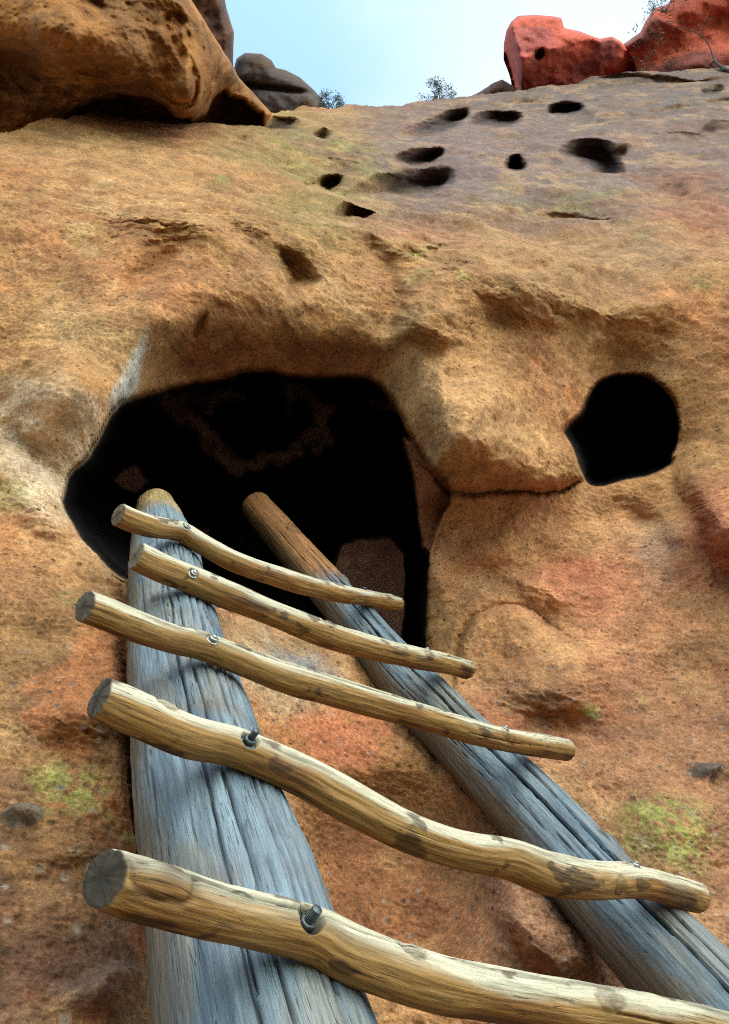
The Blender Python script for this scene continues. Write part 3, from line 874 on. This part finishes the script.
def log_mesh(name, path, nl, na, mat, parent, origin, tint_fun, seed, cracks=(), knots=(), sockets=(), lump=.05, cap0=.02, cap1=.02, up=None, cut=0.0, end_dark=.35, tone=(.63, .67, .71)):
    """a log along path (x, y, z, radius): cracks, knots and bolt sockets are cut into its surface"""
    C, s = catmull(path, nl)
    ctr, rad = C[:, :3], C[:, 3]
    tg = np.gradient(ctr, axis=0); tg /= np.linalg.norm(tg, axis=1)[:, None]
    ref = np.array(up if up is not None else [0, 0, 1.0])
    e1 = ref - (tg @ ref)[:, None] * tg; e1 /= np.linalg.norm(e1, axis=1)[:, None]
    e2 = np.cross(tg, e1)
    th = np.linspace(0, 2 * math.pi, na, endpoint=False)
    S, TH = np.meshgrid(s, th, indexing='ij')
    R0 = np.repeat(rad[:, None], na, 1)
    loc3 = np.stack([np.cos(TH) * R0, np.sin(TH) * R0, S], -1).reshape(-1, 3)
    q = loc3 * np.array([1, 1, .35])
    dr = (lump * R0.ravel()) * fbm(q, 9, 3, seed) + .0015 * fbm(loc3 * np.array([1, 1, .06]), 120, 3, seed + 1)
    crk = np.zeros(nl * na)
    thf, sf = TH.ravel(), S.ravel()
    for (t0, sA, sB, wdt, dep, drift) in cracks:       # angle, start, end, half width m, depth m
        q1 = np.stack([sf * 3.1, 0 * sf + t0 * 9, 0 * sf + seed], 1)
        tc = t0 + drift * (sf - sA) + .05 * fbm(q1, 1.0, 3, seed + 3) / np.maximum(R0.ravel(), .03) * .1
        dd = np.abs((thf - tc + math.pi) % (2 * math.pi) - math.pi) * R0.ravel()
        tt = np.clip((sf - sA) / (sB - sA), 0, 1)
        ww = wdt * np.sqrt(np.clip(4 * tt * (1 - tt), 0, 1)) * (1 + .5 * noise(np.stack([sf * 14, 0 * sf, 0 * sf + t0 * 5], 1))) + 1e-6
        k = np.clip(1 - dd / np.maximum(ww, 1e-5), 0, 1) * (sf > sA) * (sf < sB)
        crk = np.maximum(crk, np.sqrt(k) * (dep / .012))
        dr -= dep * np.sqrt(k) * np.minimum(1, ww / wdt * 1.3)
    knot = np.zeros(nl * na)
    for (t0, s0, r, hgt) in knots:
        dth = ((thf - t0 + math.pi) % (2 * math.pi) - math.pi) * R0.ravel()
        d = np.hypot(dth, (sf - s0) * .75) / r * (1 + .3 * noise(np.stack([dth / r * 1.2, (sf - s0) / r, 0 * sf + t0 * 3], 1)))
        dr += hgt * np.exp(-(d / .9) ** 2) - hgt * .8 * np.exp(-((d - 1) / .18) ** 2)
        knot = np.maximum(knot, np.exp(-(d / .8) ** 2) * .8 + .5 * np.exp(-((d - 1) / .22) ** 2))
    RR = R0 + dr.reshape(nl, na)
    V = ctr[:, None] + RR[..., None] * (np.cos(TH)[..., None] * e1[:, None] + np.sin(TH)[..., None] * e2[:, None])
    V = V.reshape(-1, 3)
    nrm = (np.cos(TH)[..., None] * e1[:, None] + np.sin(TH)[..., None] * e2[:, None]).reshape(-1, 3)
    fade0 = np.repeat(np.clip(1 - s / .12, 0, 1)[:, None], na, 1).ravel()
    fade1 = np.repeat(np.clip(1 - (s[-1] - s) / .12, 0, 1)[:, None], na, 1).ravel()
    mv = CAM - ctr[0]; mv = mv - (mv @ tg[0]) * tg[0]; mv /= np.linalg.norm(mv)
    hN = (nrm @ mv) * RR.ravel()
    V += np.repeat(tg, na, axis=0) * (cut * hN * (fade0 - fade1 * .3))[:, None]
    sock = np.zeros(nl * na)
    for (c, axis, r, dep) in sockets:
        v = V - c
        h = v @ axis
        rd = np.linalg.norm(v - h[:, None] * axis, axis=1)
        m = (rd < r * 1.25) & (h > -.06)
        k = (1 - sstep(r * .85, r * 1.2, rd)) * m
        V -= (k * (np.clip(h + dep, 0, None)))[:, None] * axis
        sock = np.maximum(sock, k)
    T = tint_fun(V, nrm, sf, thf, loc3)
    km = np.clip(knot, 0, 1)[:, None]
    T = T * (1 - km * .75) + km * .75 * lin(78, 52, 30)
    cm_ = np.clip(crk, 0, 1)[:, None]
    T = T * (1 - cm_ * .9) + cm_ * .9 * lin(34, 30, 28)  # crack shadow painted in on top of the carved depth
    sk = sock[:, None]
    T = T * (1 - sk * .8) + sk * .8 * lin(52, 44, 40)
    Q = list(grid_quads(nl, na, True))
    verts, tints, grains = [V], [T], [loc3]
    faces = [grid_quads(nl, na, True)]
    tris = []
    base = nl * na
    for end, cap, sgn in ((0, cap0, -1), (nl - 1, cap1, 1)):
        ring = V[end * na:(end + 1) * na]
        c = ring.mean(0)
        prev = np.arange(end * na, (end + 1) * na)
        for j, fr in enumerate((.96, .80, .55, .28)):
            bulge = cap * (1 - fr ** 2) * sgn
            if j == 0: bulge = sgn * .0015 + cap * .2 * sgn
            nv = c + (ring - c) * fr + tg[end] * bulge
            g = loc3[end * na:(end + 1) * na].copy(); g[:, :2] *= fr * 2.0
            g[:, 2] += 9 * fr
            nv += tg[end] * (.0015 * fbm(nv, 150, 2, seed + 8))[:, None]
            verts.append(nv); grains.append(g)
            ecol = tint_fun(nv, np.repeat(tg[end][None] * sgn, na, 0), np.full(na, s[end]), th, loc3[end * na:(end + 1) * na])
            ringc = .75 + .25 * np.sin(fr * 40)
            tints.append((ecol * .6 + .5 * lin(120, 84, 50)) * ringc * (end_dark if sgn < 0 else .6))
            idx = base + np.arange(na)
            f = np.stack([prev, np.roll(prev, -1), np.roll(idx, -1), idx], 1)
            faces.append(f[:, ::-1] if sgn < 0 else f)
            prev = idx; base += na
        verts.append((c + tg[end] * cap * sgn)[None]); grains.append(np.zeros((1, 3))); tints.append(lin(60, 44, 32)[None])
        t3 = np.stack([prev, np.roll(prev, -1), np.full(na, base)], 1)
        tris.append(t3[:, ::-1] if sgn < 0 else t3)
        base += 1
    VV = np.vstack(verts) - origin
    faces = np.vstack(faces)
    o = mesh_from(name, VV, faces[:, ::-1], mat, parent, {'tint': np.clip(np.vstack(tints) * tone, .004, .8), 'grain': np.vstack(grains)}, True, np.vstack(tris)[:, ::-1])
    return o, (ctr, rad, s)


LADDER_AT = np.array([.8, .35, 0.0])
ladder = empty('ladder', LADDER_AT)
tag(ladder, 'rough log ladder with five bolted branch rungs leaning into the big cave', 'ladder')


def zl(y): return 565.5 / (y - 308)
def zr(y): return float(np.interp(y, [505, 600, 700, 875, 1000, 1060], [3.45, 2.85, 2.33, 1.64, 1.345, 1.235]))

lp = [(156, 507), (162, 540), (170, 600), (187, 700), (209, 800), (240, 930), (262, 1024)]
left_path = [np.append(at(x, y, zl(y)), .1) for x, y in lp]
left_dir = (left_path[-1][:3] - left_path[-3][:3]); left_dir /= np.linalg.norm(left_dir)
p = left_path[-1][:3]
for k in range(6):
    p = p + left_dir * .35
    if p[2] < -.1: break
    left_path.append(np.append(p, .103))
for k, r in enumerate((.066, .088, .096, .098)): left_path[k][3] = r
rp = [(256, 506), (285, 540), (318, 578), (352, 617), (392, 665), (432, 708), (520, 800), (606, 895), (668, 960), (722, 1018)]
rrad = [.064, .068, .07, .072, .076, .082, .084, .086, .087, .088]
right_path = [np.append(at(x, y, zr(y)), r) for (x, y), r in zip(rp, rrad)]
right_dir = right_path[-1][:3] - right_path[-4][:3]; right_dir /= np.linalg.norm(right_dir)
p = right_path[-1][:3]
for k in range(8):
    p = p + right_dir * .35
    if p[2] < -.1: break
    right_path.append(np.append(p, .09))

# plane of the ladder, from its two logs
Pl = at(225, 745, zl(745)); Pr = at(610, 880, zr(880))
ldir = at(170, 600, zl(600)) - at(240, 930, zl(930)); ldir /= np.linalg.norm(ldir)
NPL = np.cross(Pr - Pl, ldir); NPL /= np.linalg.norm(NPL)
if NPL @ (CAM - Pl) < 0: NPL = -NPL


def on_plane(px_, py_, off):
    d = (px_ - W / 2) / F * RT + (H / 2 - py_) / F * UP + FW
    t = ((Pl + NPL * off - CAM) @ NPL) / (d @ NPL)
    return CAM + d * t, t


RUNGS = [
    dict(pts=[(119, 515, 24), (135, 522, 24), (152, 527, 23), (180, 532, 22), (206, 547, 21), (232, 561, 20), (265, 573, 20), (300, 584, 20), (335, 592, 19), (367, 598, 17), (398, 604, 15)], bolts=[(181, 525, 'nut'), (363, 589, 'dark')]),
    dict(pts=[(137, 556, 28), (160, 567, 27), (188, 578, 25), (213, 589, 26), (245, 602, 26), (281, 617, 26), (333, 637, 26), (377, 649, 25), (419, 659, 24), (445, 664, 22), (467, 670, 20)], bolts=[(188, 571, 'nut'), (425, 647, 'nut')]),
    dict(pts=[(86, 607, 31), (105, 614, 32), (135, 626, 31), (166, 637, 28), (202, 646, 27), (235, 659, 29), (270, 673, 31), (300, 682, 31), (367, 701, 30), (436, 721, 28), (496, 738, 26), (540, 745, 26), (566, 750, 24)], bolts=[(208, 637, 'nut'), (501, 729, 'nut')]),
    dict(pts=[(101, 697, 42), (120, 705, 44), (145, 716, 44), (188, 735, 40), (228, 745, 36), (266, 760, 38), (310, 780, 42), (350, 802, 44), (402, 830, 42), (454, 848, 40), (506, 857, 43), (547, 873, 43), (584, 880, 37), (636, 881, 34), (670, 889, 33), (698, 897, 30)], bolts=[(243, 737, 'stud'), (633, 862, 'nut')]),
    dict(pts=[(106, 877, 56), (130, 885, 62), (170, 898, 60), (224, 914, 54), (285, 928, 48), (320, 938, 50), (359, 957, 54), (418, 978, 54), (477, 992, 52), (535, 1002, 54), (624, 1015, 56), (700, 1030, 52), (745, 1042, 48)], bolts=[(300, 915, 'deep')]),
]


def rail_tint(seed, top_s, warm_top, rung_s=()):
    def f(V, N, s, th, loc3):
        g = fbm(loc3 * np.array([1, 1, .08]), 42, 4, seed)
        g2 = fbm(loc3 * np.array([1, 1, .4]), 8, 3, seed + 1)
        c = np.tile(lin(128, 138, 144), (len(V), 1))
        m = sstep(-.1, .6, g)[:, None]
        c = c * (1 - m * .5) + m * .5 * lin(146, 162, 172)
        m = sstep(.0, .55, -g)[:, None]
        c = c * (1 - m * .6) + m * .6 * lin(84, 100, 114)
        m = sstep(.05, .6, g2 + .35 * g)[:, None]
        c = c * (1 - m * .5) + m * .5 * lin(146, 126, 96)
        # unbleached wood where the roof keeps it dry
        m = np.clip(1 - sstep(top_s - .06, top_s + .1, s + .05 * g2), 0, 1)[:, None]
        c = c * (1 - m) + m * (np.asarray(warm_top) * (1 + .35 * g)[:, None])
        # sheltered brown side, with shading painted towards the left to round the log
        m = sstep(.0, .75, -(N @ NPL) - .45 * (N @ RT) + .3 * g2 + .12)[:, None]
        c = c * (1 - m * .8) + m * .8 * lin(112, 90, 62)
        for sr in rung_s:
            m = np.exp(-((s - sr - .035 - .01 * g2) / .022) ** 2)[:, None] * sstep(-.5, .3, g2 + .3 * g)[:, None]
            c = c * (1 - m * .35) + m * .35 * lin(118, 86, 58)
        return c
    return f


def rung_tint(seed):
    def f(V, N, s, th, loc3):
        g = fbm(loc3 * np.array([1, 1, .07]), 60, 4, seed)
        g2 = fbm(loc3 * np.array([1, 1, .5]), 12, 3, seed + 1)
        c = np.tile(lin(172, 134, 78), (len(V), 1))
        m = sstep(-.1, .5, g2)[:, None]
        c = c * (1 - m * .7) + m * .7 * lin(152, 102, 44)
        m = sstep(.15, .5, g2 * .6 + g * .5)[:, None]
        c = c * (1 - m * .8) + m * .8 * lin(92, 62, 34)
        # bleached upper side, with skylight mixed into its pale colour
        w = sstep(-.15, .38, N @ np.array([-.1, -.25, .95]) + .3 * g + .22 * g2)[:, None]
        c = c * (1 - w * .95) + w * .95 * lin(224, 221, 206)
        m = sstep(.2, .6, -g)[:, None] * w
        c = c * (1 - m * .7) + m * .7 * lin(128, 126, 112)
        m = sstep(.42, .6, fbm(loc3 * np.array([1, 1, .6]), 22, 4, seed + 4))[:, None]
        c = c * (1 - m * .75) + m * .75 * lin(70, 48, 28)
        return c
    return f


rs = lambda path, pts: None
rail_objs = []
def s_of(path, q):
    C, s = catmull(path, 400)
    return s[np.argmin(np.linalg.norm(C[:, :3] - q, axis=1))]

lrs = [s_of(left_path, at(x, y, zl(y))) for x, y in ((165, 535), (172, 585), (182, 650), (205, 752), (240, 925))]
rrs = [s_of(right_path, at(x, y, zr(y))) for x, y in ((340, 598), (390, 660), (448, 730), (600, 885))]
rr_ = np.random.default_rng(5)
FRONT = NPL
def rail_cracks(n, L, r, seed):
    g = np.random.default_rng(seed)
    out = []
    for _ in range(n):
        a = g.uniform(0, L * .8); l = g.uniform(.15, .9)
        out.append((g.uniform(-1.5, 1.5), a, min(a + l, L), g.uniform(.0006, .0017), g.uniform(.004, .010), g.uniform(-.12, .12)))
    return out

big_l = [(-.45, .8, 2.0, .0018, .01, .03), (.18, .5, 1.6, .0016, .01, .03), (.45, 1.1, 2.4, .002, .012, -.02), (-.12, 1.2, 2.5, .0018, .01, .04), (-.8, .9, 2.2, .0018, .01, .0), (-.28, .55, 1.75, .0026, .012, .05), (.30, .3, 1.0, .002, .01, .02), (.08, .75, 2.3, .0024, .012, -.03), (.62, .9, 2.4, .0022, .012, .04), (-.62, .1, .9, .003, .012, .05)]
big_r = [(.35, .45, 2.6, .0060, .03, .02), (.0, .9, 2.4, .0036, .014, .0), (-.35, 1.0, 2.2, .004, .016, .06), (.75, .6, 2.9, .0045, .02, .02)]
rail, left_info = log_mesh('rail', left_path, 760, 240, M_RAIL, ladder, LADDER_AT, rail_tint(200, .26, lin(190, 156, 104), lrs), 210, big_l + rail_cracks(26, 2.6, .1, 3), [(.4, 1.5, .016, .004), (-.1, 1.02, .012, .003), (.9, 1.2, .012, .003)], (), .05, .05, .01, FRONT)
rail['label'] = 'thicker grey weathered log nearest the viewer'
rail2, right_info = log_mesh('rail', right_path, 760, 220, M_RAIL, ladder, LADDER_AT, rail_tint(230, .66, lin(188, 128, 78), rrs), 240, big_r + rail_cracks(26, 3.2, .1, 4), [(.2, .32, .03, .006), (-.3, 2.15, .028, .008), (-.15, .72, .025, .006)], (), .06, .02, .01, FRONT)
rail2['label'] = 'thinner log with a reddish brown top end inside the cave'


def prism(c, ax, r, h0, h1, n, r_top=None, hole=None):
    """short round or six-sided prism about c along ax"""
    ax = ax / np.linalg.norm(ax)
    a = np.cross(ax, [.3, .8, .2]); a /= np.linalg.norm(a)
    b = np.cross(ax, a)
    th = np.linspace(0, 2 * math.pi, n, endpoint=False) + .2
    cir = np.cos(th)[:, None] * a + np.sin(th)[:, None] * b
    rt = r if r_top is None else r_top
    ch = min(.0012, (h1 - h0) * .2)
    rings = [c + cir * (r - ch) + ax * h0, c + cir * r + ax * (h0 + ch), c + cir * rt + ax * (h1 - ch), c + cir * (rt - ch) + ax * h1]
    V = np.vstack(rings + [(c + ax * h0)[None], (c + ax * h1)[None]])
    q = grid_quads(4, n, True)
    t0 = np.stack([np.roll(np.arange(n), -1), np.arange(n), np.full(n, 4 * n)], 1)
    t1 = np.stack([3 * n + np.arange(n), np.roll(3 * n + np.arange(n), -1), np.full(n, 4 * n + 1)], 1)
    return V, q, np.vstack([t0, t1])


def join(parts):
    Vs, Qs, Ts, b = [], [], [], 0
    for V, q, t in parts:
        Vs.append(V); Qs.append(q + b); Ts.append(t + b); b += len(V)
    return np.vstack(Vs), np.vstack(Qs), np.vstack(Ts)


NOTCH = .018
for ri, spec in enumerate(RUNGS):
    pts = spec['pts']
    # thickness in metres at each point, then the axis in its resting plane
    path = []
    for (x, y, tpx) in pts:
        _, z = on_plane(x, y, .11)
        r = tpx / F * z / 2
        path.append([x, y, r])
    rmean = np.mean([q[2] for q in path])
    P3 = []
    for i, (x, y, r) in enumerate(path):
        r = .5 * r + .5 * rmean
        off = (.10 if x < 300 else .086)
        off = np.interp(x, [170 if ri < 4 else 260, 380 + ri * 60], [.098, .084]) + r - NOTCH
        q, z = on_plane(x, y, off)
        P3.append(np.append(q, r))
    P3 = np.array(P3)
    # bolts sit where the photograph shows them, on the rung's face towards the climber
    C, s_ = catmull(P3, 300)
    bolts, sockets = [], []
    cx_, cy_, cz_ = project(C[:, :3])
    for (bx, by, kind) in spec['bolts']:
        j = np.argmin(np.hypot(cx_ - bx, (cy_ - by) * .6))
        tgt, r = C[j, :3], C[j, 3]
        d = (bx - W / 2) / F * RT + (H / 2 - by) / F * UP + FW
        d = d / np.linalg.norm(d)
        # surface point of the rung under that spot
        tc = (tgt - CAM) @ d
        cl = CAM + d * tc
        tgv = C[min(j + 1, 299), :3] - C[max(j - 1, 0), :3]; tgv /= np.linalg.norm(tgv)
        ax = cl - tgt; ax -= (ax @ tgv) * tgv
        off = np.linalg.norm(ax)
        dep = math.sqrt(max(r * r - min(off, r * .92) ** 2, 0))
        sp = CAM + d * tc + (ax / max(off, 1e-6)) * (min(off, r * .92) - off) - d * dep
        nrm = sp - tgt; nrm -= (nrm @ tgv) * tgv; nrm /= np.linalg.norm(nrm)
        sp = tgt + nrm * r
        axis = nrm * .75 + NPL * .55; axis /= np.linalg.norm(axis)
        bolts.append((sp, axis, kind))
        if kind in ('deep', 'stud', 'nut'):
            sockets.append((sp, axis, {'deep': .0125, 'stud': .0115, 'nut': .011}[kind], {'deep': .016, 'stud': .008, 'nut': .005}[kind]))
    g = np.random.default_rng(40 + ri)
    Ltot = s_[-1]
    cr = []
    for _ in range(9):
        a = g.uniform(0, Ltot * .85)
        cr.append((g.uniform(-2.2, 2.2), a, min(a + g.uniform(.1, .45), Ltot), g.uniform(.0008, .002), g.uniform(.003, .007), g.uniform(-.8, .8)))
    if ri == 2: cr.append((.75, .22, .9, .003, .012, .25))
    if ri == 3: cr += [(.5, .62, .86, .003, .012, .3), (.25, .9, 1.05, .003, .01, .2)]
    if ri == 4: cr += [(.75, .02, .30, .003, .012, -.2), (.35, .32, .62, .003, .012, .25)]
    kn = [(g.uniform(.2, 2.4), g.uniform(.06, Ltot - .05), g.uniform(.008, .014), g.uniform(.001, .003)) for _ in range(3)]
    if ri == 1: kn.append((1.3, Ltot * .77, .016, .004))
    if ri == 4: kn.append((1.1, .035, .02, .004))
    upv = np.array([0, -.3, .95])
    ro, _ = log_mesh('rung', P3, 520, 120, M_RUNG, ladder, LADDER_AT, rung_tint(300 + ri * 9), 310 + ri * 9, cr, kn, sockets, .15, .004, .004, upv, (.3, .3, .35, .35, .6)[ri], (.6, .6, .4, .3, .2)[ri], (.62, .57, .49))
    for bp_, axis, kind in bolts:
        if kind == 'dark':
            V, q, t = join([prism(bp_, axis, .007, -.004, .006, 16)])
            m = M_RUST
        elif kind == 'nut':
            parts = [prism(bp_, axis, .0105, -.007, -.0045, 24), prism(bp_, axis, .008, -.005, .002, 6), prism(bp_, axis, .0044, -.004, .0055, 14)]
            V, q, t = join(parts); m = M_BOLT
        elif kind == 'stud':
            parts = [prism(bp_, axis, .0135, -.009, -.006, 24), prism(bp_, axis, .0085, -.0065, .001, 6), prism(bp_, axis, .0048, -.004, .016, 14)]
            V, q, t = join(parts); m = M_RUST
        else:
            parts = [prism(bp_, axis, .0125, -.0165, -.0135, 24), prism(bp_, axis, .0085, -.014, -.006, 6), prism(bp_, axis, .0048, -.008, .009, 14)]
            th = [prism(bp_, axis, .0052, .0005 + i * .0018, .0014 + i * .0018, 14) for i in range(-3, 5)]
            V, q, t = join(parts + th); m = M_RUST
        mesh_from('bolt', V - LADDER_AT, q, m, ro, None, False, t)

# ------------------------------------------------------------------ shrubs and the tree on the skyline
def tube(a, b, r0, r1, n=5):
    a, b = np.asarray(a), np.asarray(b)
    ax = b - a; L_ = np.linalg.norm(ax); ax = ax / max(L_, 1e-6)
    u = np.cross(ax, [.31, .22, .93]); u /= np.linalg.norm(u)
    v = np.cross(ax, u)
    th = np.linspace(0, 2 * math.pi, n, endpoint=False)
    c = np.cos(th)[:, None] * u + np.sin(th)[:, None] * v
    return np.vstack([a + c * r0, b + c * r1]), grid_quads(2, n, True)


def plant(name, base, height, spread, label, cat, seed, levels=4, trunk_r=.02, leaf=.03, leaves=5, lean=(0, 0, 0), mats=(None, None), shape='shrub', stems=7, group=None):
    g = np.random.default_rng(seed)
    tv, tq, tb = [], [], 0
    lv, lq, lb = [], [], 0
    tips = []
    stack = []
    for k in range(stems):
        d = np.array([g.normal() * spread, g.normal() * spread, 1.0]) + np.array(lean); d /= np.linalg.norm(d)
        stack.append((np.zeros(3), d, height * g.uniform(.3, .45), trunk_r, 0))
    while stack:
        p, d, L_, r, lv_ = stack.pop()
        nseg = 3
        for _ in range(nseg):
            q = p + d * L_ / nseg
            V, f = tube(p, q, r, r * .82); tv.append(V); tq.append(f + tb); tb += len(V)
            p, r = q, r * .82
            d = d + g.normal(size=3) * .16; d /= np.linalg.norm(d)
        if lv_ >= levels - 1:
            tips.append((p, d)); continue
        for _ in range(g.integers(2, 4)):
            nd = d + g.normal(size=3) * .55 + np.array([0, 0, .12]); nd /= np.linalg.norm(nd)
            stack.append((p, nd, L_ * g.uniform(.55, .85), r * .75, lv_ + 1))
    for p, d in tips:
        for _ in range(leaves):
            c = p + g.normal(size=3) * leaf * 1.3
            a = g.normal(size=3); a /= np.linalg.norm(a)
            a = a * .5 + d; a /= np.linalg.norm(a)
            b = np.cross(a, g.normal(size=3)); b /= np.linalg.norm(b)
            s1, s2 = leaf * g.uniform(.7, 1.4), leaf * .28
            lv.append(np.array([c - a * s1, c + b * s2, c + a * s1, c - b * s2])); lq.append(np.arange(4) + lb); lb += 4
    root = empty(name, base)
    tag(root, label, cat, group)
    mesh_from('trunk' if shape == 'tree' else 'stem', np.vstack(tv), np.vstack(tq), mats[0] or M_BARK, root)
    mesh_from('crown' if shape == 'tree' else 'foliage', np.vstack(lv), np.array(lq), mats[1] or M_LEAF, root, None, False)
    return root


plant('shrub', at(334, 109, 10.2), .22, .8, 'tiny sparse shrub beside the rounded dark rock on the skyline', 'shrub', 1, 4, .007, .02, 7, stems=9)
plant('shrub', at(439, 102, 10.6), .30, .9, 'small feathery grey shrub alone on the skyline above the cave', 'shrub', 2, 4, .006, .018, 7, stems=14)
plant('shrub', at(664, 12, 13.2), .45, .7, 'dark shrub growing on top of the red rock at top right', 'shrub', 3, 4, .009, .02, 8, mats=(None, M_NEEDLE), stems=8)
plant('bare_tree', at(734, 72, 11.6), 2.2, .12, 'dark thin tree in front of the red rock at the right edge', 'tree', 12, 5, .035, .03, 6, lean=(-.12, 0, 0), mats=(None, M_NEEDLE), shape='tree', stems=2)

# ------------------------------------------------------------------ light
SUN_EL, SUN_AZ = math.radians(50), math.radians(146)
sd_ = Vector((math.sin(SUN_AZ) * math.cos(SUN_EL), math.cos(SUN_AZ) * math.cos(SUN_EL), math.sin(SUN_EL)))
sl = bpy.data.lights.new('sun', 'SUN')
sl.energy = .5
sl.angle = math.radians(80)
sl.color = (1.0, .93, .82)
so = bpy.data.objects.new('sun', sl)
COL.objects.link(so)
so.rotation_euler = (-sd_).to_track_quat('-Z', 'Y').to_euler()
so.location = (0, -6, 14)
world = bpy.data.worlds.new('World')
scene.world = world
world.use_nodes = True
nt = world.node_tree
bg = nt.nodes['Background']
sky = nt.nodes.new('ShaderNodeTexSky')
sky.sky_type = 'NISHITA'
sky.sun_disc = False
sky.sun_elevation = SUN_EL
sky.sun_rotation = SUN_AZ
sky.air_density = 1.0
sky.dust_density = 1.5
sky.ozone_density = .3
tc = nt.nodes.new('ShaderNodeTexCoord')
tm = nt.nodes.new('ShaderNodeMix'); tm.data_type = 'RGBA'; tm.blend_type = 'MULTIPLY'
tm.inputs[0].default_value = 1.0
tm.inputs[7].default_value = (1.0, 1.13, .98, 1)
nt.links.new(sky.outputs[0], tm.inputs[6])
# a thin bright veil of cloud low behind the red rocks
cdir = at(560, 110, 1.0) - CAM; cdir /= np.linalg.norm(cdir)
dp = nt.nodes.new('ShaderNodeVectorMath'); dp.operation = 'DOT_PRODUCT'
dp.inputs[1].default_value = tuple(cdir)
nt.links.new(tc.outputs['Generated'], dp.inputs[0])
cn_ = nt.nodes.new('ShaderNodeTexNoise'); cn_.inputs['Scale'].default_value = 6.0; cn_.inputs['Detail'].default_value = 5.0
nt.links.new(tc.outputs['Generated'], cn_.inputs['Vector'])
ma = nt.nodes.new('ShaderNodeMath'); ma.operation = 'MULTIPLY_ADD'
ma.inputs[1].default_value = .05
nt.links.new(cn_.outputs[0], ma.inputs[0]); nt.links.new(dp.outputs['Value'], ma.inputs[2])
mr = nt.nodes.new('ShaderNodeMapRange'); mr.interpolation_type = 'SMOOTHSTEP'
mr.inputs['From Min'].default_value = .985; mr.inputs['From Max'].default_value = 1.035
nt.links.new(ma.outputs[0], mr.inputs['Value'])
cl = nt.nodes.new('ShaderNodeMix'); cl.data_type = 'RGBA'
nt.links.new(mr.outputs[0], cl.inputs[0]); nt.links.new(tm.outputs[2], cl.inputs[6])
cl.inputs[7].default_value = (2.0, 2.2, 2.3, 1)
nt.links.new(cl.outputs[2], bg.inputs[0])
bg.inputs[1].default_value = .15

scene.render.engine = 'CYCLES'
scene.cycles.use_denoising = False
scene.cycles.filter_width = 1.15
scene.cycles.use_adaptive_sampling = False
scene.cycles.max_bounces = 6
scene.cycles.diffuse_bounces = 4
scene.view_settings.view_transform = 'Standard'
scene.view_settings.look = 'None'
scene.view_settings.exposure = 1.78
scene.view_settings.gamma = 1.0
scene.render.resolution_x = 729
scene.render.resolution_y = 1024
